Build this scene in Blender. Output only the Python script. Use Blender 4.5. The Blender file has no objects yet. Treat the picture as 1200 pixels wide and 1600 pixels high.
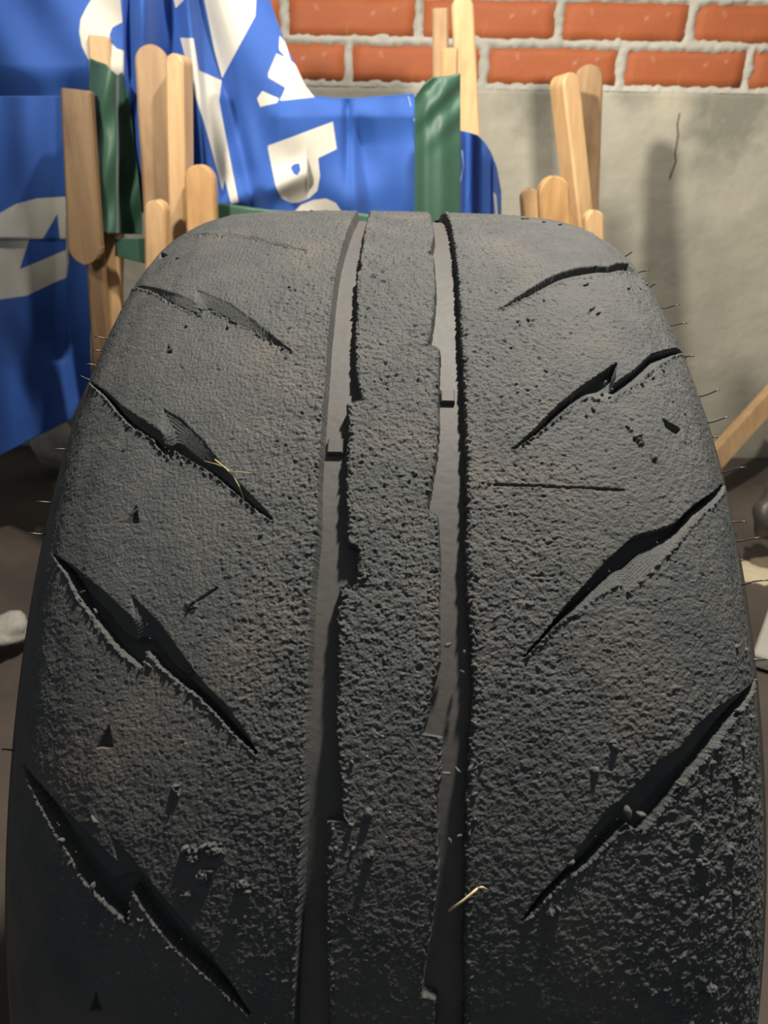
import bpy, math, random
import numpy as np
from mathutils import Vector, Matrix

SC = bpy.context.scene
COL = SC.collection
rnd = random.Random(7)

# ------------------------------------------------------------------ camera
CAM = np.array([0.0, 0.0, 0.676])
PITCH = math.radians(25.0)
ROLL = math.radians(-1.03)
F = 1250.0
cam_data = bpy.data.cameras.new('camera')
cam_data.sensor_fit = 'VERTICAL'
cam_data.sensor_height = 36.0
cam_data.sensor_width = 27.0
cam_data.lens = F / 1600 * 36.0
cam_data.clip_start = 0.01
cam_data.dof.use_dof = True
cam_data.dof.focus_distance = 0.33
cam_data.dof.aperture_fstop = cam_data.lens / 1000 / 0.0014
cam = bpy.data.objects.new('camera', cam_data)
COL.objects.link(cam)
ROT = Matrix.Rotation(math.pi / 2 - PITCH, 3, 'X') @ Matrix.Rotation(-ROLL, 3, 'Z')
cam.matrix_world = Matrix.Translation(Vector(CAM)) @ ROT.to_4x4()
SC.camera = cam
RM = np.array(ROT)

# ------------------------------------------------------------------ light
SC.view_settings.view_transform = 'Standard'
SC.view_settings.look = 'None'
SC.view_settings.gamma = 1.0
SC.view_settings.use_curve_mapping = False
SC.view_settings.exposure = 0.0
world = bpy.data.worlds.new('night')
SC.world = world
world.use_nodes = True
world.node_tree.nodes['Background'].inputs[0].default_value = (0.85, 0.93, 1.0, 1)
world.node_tree.nodes['Background'].inputs[1].default_value = 0.14


def area(name, loc, target, size, power, color):
    d = bpy.data.lights.new(name, 'AREA')
    d.shape = 'DISK'
    d.size = size
    d.energy = power
    d.color = color
    o = bpy.data.objects.new(name, d)
    o.location = loc
    o.rotation_euler = (Vector(target) - Vector(loc)).to_track_quat('-Z', 'Y').to_euler()
    COL.objects.link(o)
    return o


area('yard_lamp', (0.34, 0.70, 1.75), (0, 0.45, 0.6), 0.08, 36, (1.0, 0.93, 0.82))
porch = area('wall_spot_lamp', (-0.62, 0.20, 1.22), (0.50, 1.75, 0.75), 0.10, 6, (1.0, 0.93, 0.80))
porch.data.spread = math.radians(72)


# ------------------------------------------------------------------ geometry helpers
def ray(px, py):
    d = np.array([(px - 600) / F, -(py - 800) / F, -1.0])
    d = RM @ d
    return d / np.linalg.norm(d)


def at(px, py, Y):
    """point on the vertical plane y = Y"""
    d = ray(px, py)
    return CAM + d * (Y / d[1])


def at_floor(px, py, z=0.0):
    d = ray(px, py)
    return CAM + d * ((z - CAM[2]) / d[2])


def at_v(px, py, Y):
    """vectorised at()"""
    px = np.asarray(px, float)
    py = np.asarray(py, float)
    d = np.stack([(px - 600) / F, -(py - 800) / F, -np.ones_like(px)], -1) @ RM.T
    return CAM + d * (np.asarray(Y) / d[..., 1])[..., None]


def tag(o, label=None, cat=None, group=None, kind=None):
    if label: o['label'] = label
    if cat: o['category'] = cat
    if group: o['group'] = group
    if kind: o['kind'] = kind
    return o


def empty(name, loc, label, cat, group=None):
    o = bpy.data.objects.new(name, None)
    o.empty_display_size = 0.05
    o.location = loc
    COL.objects.link(o)
    return tag(o, label, cat, group)


def link(name, me, mat, parent=None, smooth=True):
    if mat is not None:
        me.materials.clear()
        me.materials.append(mat)
    o = bpy.data.objects.new(name, me)
    COL.objects.link(o)
    if parent is not None:
        o.parent = parent
        o.matrix_parent_inverse = Matrix.Translation(parent.location).inverted() if parent.type == 'EMPTY' else Matrix()
    if smooth:
        me.polygons.foreach_set('use_smooth', np.ones(len(me.polygons), dtype=bool))
    return o


def mesh_np(name, verts, faces):
    """verts (n,3), faces (m,4) or (m,3) arrays"""
    me = bpy.data.meshes.new(name)
    verts = np.asarray(verts, np.float32)
    faces = np.asarray(faces, np.int32)
    k = faces.shape[1]
    me.vertices.add(len(verts))
    me.vertices.foreach_set('co', verts.ravel())
    me.loops.add(faces.size)
    me.loops.foreach_set('vertex_index', faces.ravel())
    me.polygons.add(len(faces))
    me.polygons.foreach_set('loop_start', np.arange(0, faces.size, k, dtype=np.int32))
    me.polygons.foreach_set('loop_total', np.full(len(faces), k, dtype=np.int32))
    me.update(calc_edges=True)
    me.validate()
    return me


def grid_faces(nr, nc, flip=False):
    i = np.arange(nr - 1)[:, None] * nc + np.arange(nc - 1)[None, :]
    q = np.stack([i, i + 1, i + nc + 1, i + nc], -1).reshape(-1, 4)
    return q[:, ::-1] if flip else q


def mesh_py(name, verts, faces):
    me = bpy.data.meshes.new(name)
    me.from_pydata([tuple(map(float, v)) for v in verts], [], faces)
    me.update()
    return me


# ---- noise
def _hash(ix, iy, seed):
    h = (ix.astype(np.int64) * 374761393 + iy.astype(np.int64) * 668265263 + seed * 1274126177) & 0xFFFFFFFF
    h = ((h ^ (h >> 13)) * 1274126177) & 0xFFFFFFFF
    h = ((h ^ (h >> 16)) * 2246822519) & 0xFFFFFFFF
    return ((h ^ (h >> 15)) & 0xFFFF) / 65535.0


def perlin(x, y, seed=0):
    ix = np.floor(x); iy = np.floor(y)
    fx = x - ix; fy = y - iy
    ux = fx * fx * fx * (fx * (fx * 6 - 15) + 10); uy = fy * fy * fy * (fy * (fy * 6 - 15) + 10)

    def g(dx, dy):
        a = _hash(ix + dx, iy + dy, seed) * 2 * np.pi
        return np.cos(a) * (fx - dx) + np.sin(a) * (fy - dy)
    a = g(0, 0) * (1 - ux) + g(1, 0) * ux
    b = g(0, 1) * (1 - ux) + g(1, 1) * ux
    return (a * (1 - uy) + b * uy) * 1.5


def fbm(x, y, seed=0, octv=3):
    r = 0; a = 1
    for k in range(octv):
        r = r + perlin(x * 2 ** k, y * 2 ** k, seed + 17 * k) * a
        a *= .5
    return r


def worley(x, y, seed=0):
    """F1 distance and cell random"""
    ix = np.floor(x); iy = np.floor(y)
    best = np.full(x.shape, 9.0); cr = np.zeros(x.shape)
    for dx in (-1, 0, 1):
        for dy in (-1, 0, 1):
            cx = ix + dx; cy = iy + dy
            d = (cx + _hash(cx, cy, seed) - x) ** 2 + (cy + _hash(cx, cy, seed + 5) - y) ** 2
            m = d < best
            best = np.where(m, d, best)
            cr = np.where(m, _hash(cx, cy, seed + 9), cr)
    return np.sqrt(best), cr


def sstep(a, b, x):
    t = np.clip((x - a) / (b - a), 0, 1)
    return t * t * (3 - 2 * t)


def poly_dist(px, py, pts):
    """distance to an open polyline"""
    best = np.full(px.shape, 1e9)
    for (x0, y0), (x1, y1) in zip(pts[:-1], pts[1:]):
        dx, dy = x1 - x0, y1 - y0
        t = np.clip(((px - x0) * dx + (py - y0) * dy) / (dx * dx + dy * dy + 1e-12), 0, 1)
        best = np.minimum(best, np.hypot(px - x0 - t * dx, py - y0 - t * dy))
    return best


def inside(px, py, pts):
    r = np.zeros(px.shape, bool)
    n = len(pts)
    for i in range(n):
        x0, y0 = pts[i]; x1, y1 = pts[(i + 1) % n]
        if y0 == y1: continue
        c = ((y0 > py) != (y1 > py)) & (px < (x1 - x0) * (py - y0) / (y1 - y0) + x0)
        r ^= c
    return r


def sdf(px, py, pts):
    d = poly_dist(px, py, list(pts) + [pts[0]])
    return np.where(inside(px, py, pts), d, -d)


# ------------------------------------------------------------------ materials
def mat(name):
    m = bpy.data.materials.new(name)
    m.use_nodes = True
    nt = m.node_tree
    return m, nt, nt.nodes['Principled BSDF']


def nd(nt, t, **kw):
    n = nt.nodes.new(t)
    for k, v in kw.items():
        if k in n.inputs: n.inputs[k].default_value = v
        else: setattr(n, k, v)
    return n


def noise_col(nt, scale, c0, c1, lo=.35, hi=.65, detail=5, vec=None, rough=.6):
    n = nd(nt, 'ShaderNodeTexNoise', Scale=scale, Detail=detail, Roughness=rough)
    if vec is not None: nt.links.new(vec, n.inputs['Vector'])
    r = nd(nt, 'ShaderNodeValToRGB')
    r.color_ramp.elements[0].position = lo
    r.color_ramp.elements[1].position = hi
    r.color_ramp.elements[0].color = (*c0, 1)
    r.color_ramp.elements[1].color = (*c1, 1)
    nt.links.new(n.outputs['Fac'], r.inputs['Fac'])
    return r.outputs['Color'], n.outputs['Fac']


def obj_coord(nt, scale=(1, 1, 1)):
    tc = nd(nt, 'ShaderNodeTexCoord')
    mp = nd(nt, 'ShaderNodeMapping')
    mp.inputs['Scale'].default_value = scale
    nt.links.new(tc.outputs['Object'], mp.inputs['Vector'])
    return mp.outputs['Vector']


def mixc(nt, fac, a, b, mode='MIX'):
    m = nt.nodes.new('ShaderNodeMix')
    m.data_type = 'RGBA'
    m.blend_type = mode
    for sock, val in ((m.inputs[0], fac), (m.inputs[6], a), (m.inputs[7], b)):
        if hasattr(val, 'links'): nt.links.new(val, sock)
        elif isinstance(val, tuple): sock.default_value = (*val, 1)
        else: sock.default_value = val
    return m.outputs[2]


def bump(nt, b, h, strength, dist):
    n = nd(nt, 'ShaderNodeBump', Strength=strength, Distance=dist)
    nt.links.new(h, n.inputs['Height'])
    nt.links.new(n.outputs['Normal'], b.inputs['Normal'])
    return n


def rubber(name, c0, c1, rough, bscale=2200, bdist=.00012, spec=.5, warm=None):
    m, nt, b = mat(name)
    v = obj_coord(nt)
    c, f = noise_col(nt, 60, c0, c1, .3, .7, 6, v)
    if warm:
        w, wf = noise_col(nt, 22, (0, 0, 0), (1, 1, 1), .52, .72, 4, v)
        c = mixc(nt, wf if False else w, c, warm)
    nt.links.new(c, b.inputs['Base Color'])
    b.inputs['Roughness'].default_value = rough
    b.inputs['Specular IOR Level'].default_value = spec
    n = nd(nt, 'ShaderNodeTexNoise', Scale=bscale, Detail=4, Roughness=.65)
    nt.links.new(v, n.inputs['Vector'])
    bump(nt, b, n.outputs['Fac'], .9, bdist)
    return m


M_WORN = rubber('worn_rubber', (.054, .060, .061), (.090, .092, .089), .60, 1200, .00065, .5, (.120, .106, .092))
M_CRUMB = rubber('torn_rubber', (.15, .148, .14), (.23, .22, .205), .5, 1500, .0003, .5)
M_GROOVE = rubber('moulded_rubber', (.085, .080, .075), (.105, .10, .094), .62, 3000, .00002, .5)
M_SIDE = rubber('sidewall_rubber', (.050, .046, .042), (.062, .056, .050), .45, 900, .00003, .5)
M_HAIR = rubber('hair_rubber', (.06, .057, .053), (.075, .07, .065), .35, 900, .00001, .6)


def wood(name, c0, c1, grain=1.0):
    m, nt, b = mat(name)
    v = obj_coord(nt, (38, 38, 3.2))
    c, f = noise_col(nt, 1.5, c0, c1, .3, .7, 7, v, .65)
    v2 = obj_coord(nt, (9, 9, 4))
    k, kf = noise_col(nt, 2.0, (.62, .55, .48), (1, 1, 1), .28, .5, 3, v2)
    c = mixc(nt, .8, c, k, 'MULTIPLY')
    nt.links.new(c, b.inputs['Base Color'])
    b.inputs['Roughness'].default_value = .5
    bump(nt, b, f, .3, .0008)
    return m


M_PINE = wood('pale_beech', (.47, .285, .135), (.62, .41, .215))
M_BEECH = wood('golden_beech', (.42, .235, .095), (.57, .345, .15))
M_OLD = wood('weathered_beech', (.26, .16, .085), (.40, .26, .14))
M_BROWN = wood('brown_beech', (.15, .09, .045), (.26, .165, .085))
M_DARKWOOD = wood('dark_stained_wood', (.10, .06, .035), (.19, .12, .07))


def cloth(name, c0, c1, rough=.75, sheen=.2, printed=None):
    m, nt, b = mat(name)
    v = obj_coord(nt)
    c, f = noise_col(nt, 9, c0, c1, .3, .7, 4, v)
    if printed:
        a = nd(nt, 'ShaderNodeAttribute')
        a.attribute_name = 'print_edge'
        r = nd(nt, 'ShaderNodeMapRange')
        r.inputs['From Min'].default_value = -.6
        r.inputs['From Max'].default_value = .6
        nt.links.new(a.outputs['Fac'], r.inputs['Value'])
        w, _ = noise_col(nt, 30, printed, tuple(x * .9 for x in printed), .3, .7, 4, v)
        c = mixc(nt, r.outputs['Result'], c, w)
    nt.links.new(c, b.inputs['Base Color'])
    b.inputs['Roughness'].default_value = rough
    b.inputs['Sheen Weight'].default_value = sheen
    wv = nd(nt, 'ShaderNodeTexNoise', Scale=900, Detail=2)
    nt.links.new(v, wv.inputs['Vector'])
    bump(nt, b, wv.outputs['Fac'], .4, .0004)
    return m


M_BLUE = cloth('blue_canvas', (.012, .066, .30), (.018, .086, .36), .75, .1, (.56, .53, .46))
M_GREEN = cloth('green_canvas', (.016, .062, .038), (.030, .092, .056), .5, .15)


# ------------------------------------------------------------------ setting
def concrete(name, c0, c1, stain):
    m, nt, b = mat(name)
    v = obj_coord(nt)
    c, f = noise_col(nt, 5, c0, c1, .3, .72, 8, v, .6)
    s, _ = noise_col(nt, 2.3, (0, 0, 0), (1, 1, 1), .5, .75, 5, v)
    c = mixc(nt, s, c, stain)
    nt.links.new(c, b.inputs['Base Color'])
    b.inputs['Roughness'].default_value = .85
    n = nd(nt, 'ShaderNodeTexNoise', Scale=60, Detail=8)
    nt.links.new(v, n.inputs['Vector'])
    bump(nt, b, n.outputs['Fac'], .5, .003)
    return m


def stains(m, spots):
    nt = m.node_tree
    b = nt.nodes['Principled BSDF']
    src = b.inputs['Base Color'].links[0].from_socket
    geo = nd(nt, 'ShaderNodeNewGeometry')
    n = nd(nt, 'ShaderNodeTexNoise', Scale=26, Detail=6)
    nt.links.new(geo.outputs['Position'], n.inputs['Vector'])
    for (p, r, soft, st, colr) in spots:
        d = nd(nt, 'ShaderNodeVectorMath', operation='DISTANCE')
        nt.links.new(geo.outputs['Position'], d.inputs[0])
        d.inputs[1].default_value = tuple(float(q) for q in p)
        a = nd(nt, 'ShaderNodeMath', operation='MULTIPLY_ADD')
        nt.links.new(n.outputs['Fac'], a.inputs[0]); a.inputs[1].default_value = -r * 1.4; nt.links.new(d.outputs['Value'], a.inputs[2])
        mr = nd(nt, 'ShaderNodeMapRange')
        mr.inputs['From Min'].default_value = r * .3; mr.inputs['From Max'].default_value = r * .3 - soft
        mr.inputs['To Max'].default_value = st
        nt.links.new(a.outputs[0], mr.inputs['Value'])
        src = mixc(nt, mr.outputs['Result'], src, colr)
    nt.links.new(src, b.inputs['Base Color'])


M_CONC = concrete('grey_concrete', (.33, .31, .25), (.43, .405, .33), (.24, .23, .19))
dk = (.17, .165, .13)
stains(M_CONC, [(at(1150, 165, 1.8), .11, .07, .75, dk), (at(1120, 235, 1.8), .09, .08, .45, dk), (at(990, 152, 1.8), .05, .04, .6, dk), (at(830, 150, 1.8), .07, .04, .5, dk),
                (at(820, 190, 1.8), .03, .02, .4, dk), (at(1050, 168, 1.8), .045, .03, .35, (.52, .46, .33)),
                (at(1143, 290, 1.8), .006, .003, .9, (.35, .08, .05))])
M_MORTAR = concrete('mortar', (.36, .345, .30), (.50, .48, .42), (.27, .26, .23))
M_SOIL = concrete('brown_soil', (.055, .042, .034), (.10, .08, .062), (.04, .03, .025))
M_SAND = concrete('sandy_ground', (.42, .35, .23), (.56, .48, .33), (.30, .26, .2))
WY = 1.80                                  # wall face


def wall_relief(nx, nz, x0, x1, z0, z1, fn):
    X, Z = np.meshgrid(np.linspace(x0, x1, nx), np.linspace(z0, z1, nz))
    Y = fn(X, Z)
    return np.stack([X, Y, Z], -1).reshape(-1, 3), grid_faces(nz, nx)


ztop = at(900, 138, WY)[2]
# concrete plinth: slightly proud of the brickwork, uneven trowelled face and top arris
v, f = wall_relief(300, 120, -2.2, 2.2, -.02, ztop,
                   lambda X, Z: WY - .004 + .0025 * fbm(X * 4, Z * 4, 3) + .0012 * fbm(X * 22, Z * 22, 8) + .012 * sstep(ztop - .006, ztop, Z))
n0 = len(v)
xs = np.linspace(-2.2, 2.2, 300)
top = np.stack([xs, np.full(300, WY + .16), np.full(300, ztop)], -1)
v = np.concatenate([v, top])
f = np.concatenate([f, np.array([[n0 - 300 + i, n0 - 299 + i, n0 + i + 1, n0 + i] for i in range(299)])])
wall = link('wall_back', mesh_np('wall_back', v, f), M_CONC)
tag(wall, 'grey rendered concrete plinth under red brickwork behind the chairs', None, None, 'structure')

# bricks
CH = .0772
BL = .262
rows = [(0, at(890, 100, WY)[0] + .0), (1, at(878, 30, WY)[0]), (2, at(890, 100, WY)[0]), (3, at(878, 30, WY)[0]), (4, at(890, 100, WY)[0])]
# brick joints measured on the two lower courses
M_BRICK, nt, b = mat('red_brick')
v_ = obj_coord(nt)
c, f_ = noise_col(nt, 7, (.31, .078, .024), (.41, .112, .036), .3, .7, 6, v_)
s, _ = noise_col(nt, 40, (0, 0, 0), (.55, .55, .55), .62, .8, 5, v_)
c = mixc(nt, s, c, (.55, .40, .30))
nt.links.new(c, b.inputs['Base Color'])
b.inputs['Roughness'].default_value = .7
nn = nd(nt, 'ShaderNodeTexNoise', Scale=120, Detail=5)
nt.links.new(v_, nn.inputs['Vector'])
bump(nt, b, nn.outputs['Fac'], .35, .0015)


def brick_mesh(seed, w, h):
    nx, nz = 12, 5
    vs = []
    for j in range(nz):
        for i in range(nx):
            x = (i / (nx - 1) - .5) * w; z = (j / (nz - 1) - .5) * h
            x += .0012 * math.sin(seed * 3.1 + j * 1.7 + i); z += .0012 * math.sin(seed * 1.3 + i * 1.1)
            y = -.001 + .0008 * math.sin(seed + i * .9) * math.cos(j * 1.3 + seed)
            if i in (0, nx - 1) or j in (0, nz - 1): y += .003
            vs.append((x, y, z))
    fs = [tuple(int(k) for k in q) for q in grid_faces(nz, nx)]
    n = len(vs)
    ring = [i for i in range(nx)] + [j * nx + nx - 1 for j in range(1, nz)] + [(nz - 1) * nx + i for i in range(nx - 2, -1, -1)] + [j * nx for j in range(nz - 2, 0, -1)]
    for k in ring: vs.append((vs[k][0], .11, vs[k][2]))
    m = len(ring)
    for k in range(m):
        fs.append((ring[(k + 1) % m], ring[k], n + k, n + (k + 1) % m))
    return mesh_py('brick', vs, fs)


bz0 = ztop + .003
joints = {0: [545, 757, 972, 1172], 1: [655, 875, 1082, 1290]}
brick_meshes = [brick_mesh(s, .240, .064) for s in range(5)]
brick_rects = []
for r in range(6):
    zc_ = bz0 + .0345 + r * CH
    par = r % 2
    jx = [at(p, 100 if par == 0 else 30, WY)[0] for p in joints[par]]
    step = (jx[-1] - jx[0]) / 3
    base = jx[0]
    for k in range(-9, 8):
        xa = base + k * step
        xb = xa + step
        if 0 <= k < 3: xa, xb = jx[k], jx[k + 1]
        if xa > 1.75 or xb < -1.9: continue
        w = xb - xa - .016
        me = brick_meshes[(r * 3 + k) % 5]
        o = link('brick', me, M_BRICK, wall, smooth=True)
        o.location = ((xa + xb) / 2, WY + .003, zc_)
        o.scale = (w / .240, 1, 1)
        brick_rects.append(((xa + xb) / 2, zc_, w / 2, .032))
# mortar: a noisy sheet, proud in the joints, behind the brick faces elsewhere, smeared over some edges
zt = bz0 + 6 * CH
X, Z = np.meshgrid(np.linspace(-1.9, 1.75, 760), np.linspace(ztop - .004, zt, 90))
D = np.full(X.shape, 1.0)
for (cx, cz, hw, hh) in brick_rects:
    dx = np.abs(X - cx) - hw; dz = np.abs(Z - cz) - hh
    D = np.minimum(D, np.maximum(dx, dz))
D = D + .0035 * fbm(X * 45, Z * 45, 4, 4) + .003 * fbm(X * 9, Z * 9, 6, 2)
Y = WY + .010 - .011 * sstep(-.004, .003, D) - .003 * fbm(X * 120, Z * 120, 9, 3) * sstep(-.006, 0, D)
Y = Y - .003 * sstep(.002, -.006, np.abs(D)) * 0
mo = link('mortar_bed', mesh_np('mortar_bed', np.stack([X, Y, Z], -1).reshape(-1, 3), grid_faces(90, 760)), M_MORTAR, wall)

# ground
X, Y = np.meshgrid(np.linspace(-2.2, 2.2, 160), np.linspace(-.6, 1.85, 100))
Z = .004 * fbm(X * 5, Y * 5, 12, 4) - .002
floor = link('floor', mesh_np('floor', np.stack([X, Y, Z], -1).reshape(-1, 3), grid_faces(100, 160)), M_SOIL)
tag(floor, 'dark brown trodden ground between tyre and wall', None, None, 'structure')

# ------------------------------------------------------------------ the tyre
R = .32
AY, AZ, AX = .4544, .32, .0030
# half profile (space-carved against the outline of the photographed tyre): lateral x (m), drop below crown (m)
PX = np.array([0, .02, .045, .069, .088, .0965, .103, .109, .1145, .1180, .1215, .125, .1282, .1308, .1335, .1360, .138, .1395, .1405, .141, .1402, .136, .128, .118, .112])
PD = np.array([0, .0002, .0005, .0012, .003, .005, .007, .010, .013, .016, .02, .025, .03, .035, .04, .045, .05, .055, .06, .066, .076, .086, .0945, .099, .104])


def catmull(P, n=24):
    P = np.asarray(P, float)
    Q = np.concatenate([[2 * P[0] - P[1]], P, [2 * P[-1] - P[-2]]])
    out = []
    for i in range(1, len(Q) - 2):
        t = np.linspace(0, 1, n, endpoint=False)[:, None]
        p0, p1, p2, p3 = Q[i - 1], Q[i], Q[i + 1], Q[i + 2]
        out.append(.5 * ((2 * p1) + (-p0 + p2) * t + (2 * p0 - 5 * p1 + 4 * p2 - p3) * t * t + (-p0 + 3 * p1 - 3 * p2 + p3) * t ** 3))
    out.append(P[-1:])
    return np.concatenate(out)


prof = catmull(np.stack([PX, PD], 1))
ps = np.concatenate([[0], np.cumsum(np.hypot(*np.diff(prof, axis=0).T))])
tan_ = np.gradient(prof, axis=0)
tan_ /= np.linalg.norm(tan_, axis=1)[:, None]

IMAX = int(np.argmax(prof[:, 0]))
SMAX = float(np.interp(.036, prof[:IMAX + 1, 1], ps[:IMAX + 1]))     # where the tread ends and the smooth sidewall begins


def tyre_pt(s, a, h=0.0):
    """s signed arc length across, a angle from the front (0) to the top (90 deg) in radians, h height above the surface"""
    sg = np.sign(s); u = np.abs(s)
    x = np.interp(u, ps, prof[:, 0]); d = np.interp(u, ps, prof[:, 1])
    tx = np.interp(u, ps, tan_[:, 0]); td = np.interp(u, ps, tan_[:, 1])
    # outward normal in (x, r): (td, tx)
    x = x + h * td; r = R - d + h * tx
    return np.stack([AX + sg * x, AY - r * np.cos(a), AZ + r * np.sin(a)], -1)


def surf(px, py):
    """photo pixel -> (s, a) on the tyre's outer surface"""
    d = ray(px, py)
    ts = np.linspace(.15, .75, 2400)
    P = CAM + d * ts[:, None]
    x = P[:, 0] - AX; rr = np.hypot(P[:, 1] - AY, P[:, 2] - AZ)
    u = np.clip(np.abs(x), 0, prof[IMAX, 0])
    r0 = R - np.interp(u, prof[:IMAX + 1, 0], prof[:IMAX + 1, 1])
    Fv = rr - r0 + np.maximum(np.abs(x) - prof[IMAX, 0], 0) * 3
    hit = np.where(Fv < 0)[0]
    i = hit[0] if len(hit) else int(np.argmin(Fv))
    s = math.copysign(np.interp(u[i], prof[:IMAX + 1, 0], ps[:IMAX + 1]), x[i])
    a = math.atan2(P[i, 2] - AZ, -(P[i, 1] - AY))
    return s, a


def S(pts):
    """trace -> list of (s, a*R)"""
    return [(lambda q: (q[0], q[1] * R))(surf(*p)) for p in pts]


# groove edges traced down the tread: (pixel x, pixel y)
E1 = [(553, 337), (540, 367), (530, 400), (523, 433), (517, 483), (512, 533), (507, 600), (502, 667), (497, 733), (495, 833), (488, 900), (483, 967), (480, 1067), (477, 1150), (474, 1262), (469, 1375), (465, 1450), (461, 1525), (458, 1600)]
E2 = [(577, 337), (570, 360), (567, 383), (563, 400), (563, 423), (558, 428), (557, 487), (555, 533), (557, 583), (565, 625), (543, 629), (545, 667), (543, 700), (540, 767), (543, 810), (542, 848), (560, 853), (559, 880), (556, 914), (531, 903), (532, 933), (528, 967), (528, 1033), (527, 1100), (525, 1150), (531, 1206), (535, 1262), (539, 1283), (513, 1270), (512, 1300), (509, 1375), (511, 1487), (516, 1600)]
E3 = [(673, 337), (678, 367), (673, 390), (667, 394), (677, 400), (680, 450), (678, 483), (673, 517), (668, 538), (687, 543), (685, 600), (685, 667), (683, 700), (677, 733), (667, 795), (683, 803), (687, 867), (685, 950), (687, 1033), (677, 1067), (667, 1117), (660, 1147), (690, 1152), (689, 1206), (683, 1244), (684, 1300), (685, 1356), (677, 1431), (662, 1525), (659, 1557), (681, 1562), (679, 1600)]
E4 = [(702, 343), (710, 383), (717, 450), (720, 517), (725, 600), (728, 683), (730, 800), (728, 867), (731, 933), (737, 1000), (739, 1100), (733, 1150), (728, 1262), (728, 1375), (726, 1487), (726, 1600)]


def edge_curve(E):
    q = sorted([surf(*p) for p in E], key=lambda t: t[1])
    # keep the order of the trace but force a to be monotonic
    q = [surf(*p) for p in E]
    a = np.array([t[1] for t in q]); s = np.array([t[0] for t in q])
    a = np.minimum.accumulate(a - np.arange(len(a)) * 1e-5)
    return a[::-1], s[::-1]


# rows: dense where the photograph looks straight on, sparser over the crest
A0, A1 = math.radians(17.0), math.radians(104)
t = np.linspace(A0, A1, 4000)
pts = tyre_pt(np.zeros_like(t), t) - CAM
pc = pts @ RM
vv = 800 - F * pc[:, 1] / -pc[:, 2]
dens = np.abs(np.gradient(vv, t))
dens[t > math.radians(88)] = 120
dens = dens + 600
cum = np.concatenate([[0], np.cumsum((dens[1:] + dens[:-1]) / 2 * np.diff(t))])
NR = 1150
AR = np.interp(np.linspace(0, cum[-1], NR), cum, t)
AL = AR * R

edges = []
for E in (E1, E2, E3, E4):
    a, s = edge_curve(E)
    edges.append(np.interp(AR, a, s))
e1, e2, e3, e4 = edges


def jit(amp, freq, seed):
    return amp * fbm(AL * freq, np.zeros(NR) + .37, seed, 4)


e1 = e1 + jit(.00010, 500, 1)
e2 = e2 + jit(.00055, 700, 2)
e3 = e3 + jit(.00025, 600, 3)
e4 = e4 + jit(.0007, 800, 4)

# slots cut across the shoulders: upper and lower edge traces; deep = fraction across where the sloping wall ends
SLOTS = [
    ('L', [(292, 368), (330, 364), (351, 361), (357, 352), (362, 365), (400, 370), (440, 379), (482, 391)],
          [(292, 371), (345, 372), (362, 371), (395, 376), (440, 387), (480, 394)], .002, .5),
    ('L', [(205, 447), (240, 449), (270, 457), (303, 469), (306, 451), (312, 454), (330, 461), (360, 474), (400, 503), (430, 528), (455, 548)],
          [(205, 449), (235, 456), (265, 473), (288, 484), (313, 494), (320, 482), (350, 496), (385, 512), (420, 534), (455, 551)], .0045, .72),
    ('L', [(142, 597), (167, 614), (190, 634), (217, 652), (252, 675), (254, 637), (283, 654), (317, 687), (346, 725), (375, 756), (408, 789), (427, 812)],
          [(142, 600), (162, 617), (183, 644), (208, 669), (233, 683), (250, 703), (269, 721), (273, 704), (292, 717), (321, 733), (354, 758), (387, 787), (426, 814)], .0055, .62),
    ('L', [(83, 865), (108, 880), (137, 903), (167, 928), (208, 966), (204, 929), (221, 945), (250, 974), (283, 1020), (317, 1066), (354, 1103), (379, 1136), (403, 1177)],
          [(84, 868), (104, 896), (121, 933), (146, 967), (171, 1000), (196, 1025), (223, 1048), (229, 1017), (250, 1042), (283, 1069), (304, 1083), (333, 1111), (367, 1149), (401, 1179)], .0060, .56),
    ('L', [(38, 1190), (56, 1217), (86, 1250), (116, 1280), (150, 1314), (182, 1345), (171, 1304), (186, 1315), (218, 1356), (247, 1393), (277, 1426), (311, 1468), (345, 1510), (392, 1583)],
          [(40, 1200), (71, 1270), (90, 1307), (109, 1337), (127, 1371), (161, 1409), (199, 1441), (206, 1390), (229, 1427), (255, 1461), (285, 1491), (319, 1521), (356, 1555), (390, 1586)], .0062, .50),
    ('R', [(779, 483), (800, 470), (837, 446), (867, 429), (904, 418), (950, 417), (983, 412), (1012, 419)],
          [(781, 485), (808, 473), (842, 457), (875, 443), (904, 434), (917, 436), (933, 432), (967, 426), (1011, 422)], .0035, .30),
    ('R', [(800, 702), (837, 669), (867, 637), (900, 610), (933, 587), (964, 566), (960, 600), (992, 578), (1017, 554), (1046, 546), (1072, 538)],
          [(804, 703), (858, 665), (896, 633), (921, 620), (950, 629), (992, 602), (1025, 575), (1046, 560), (1073, 543)], .0055, .36),
    ('R', [(817, 1026), (846, 994), (875, 957), (908, 920), (950, 874), (990, 838), (1025, 829), (1054, 818), (1083, 790), (1129, 751)],
          [(821, 1028), (867, 979), (896, 958), (933, 933), (967, 912), (981, 924), (1000, 908), (1025, 884), (1054, 855), (1075, 829), (1100, 800), (1131, 755)], .0060, .45),
    ('R', [(814, 1438), (844, 1396), (881, 1359), (900, 1333), (922, 1299), (949, 1265), (982, 1239), (1027, 1190), (1061, 1168), (1087, 1134), (1117, 1107), (1150, 1085), (1178, 1056)],
          [(817, 1440), (844, 1413), (881, 1376), (919, 1350), (952, 1316), (982, 1289), (1001, 1302), (1024, 1278), (1069, 1222), (1095, 1192), (1125, 1155), (1154, 1114), (1179, 1060)], .0060, .60),
]
SLOTS_S = [(side, S(U), S(L), dep, fr) for side, U, L, dep, fr in SLOTS]

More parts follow.
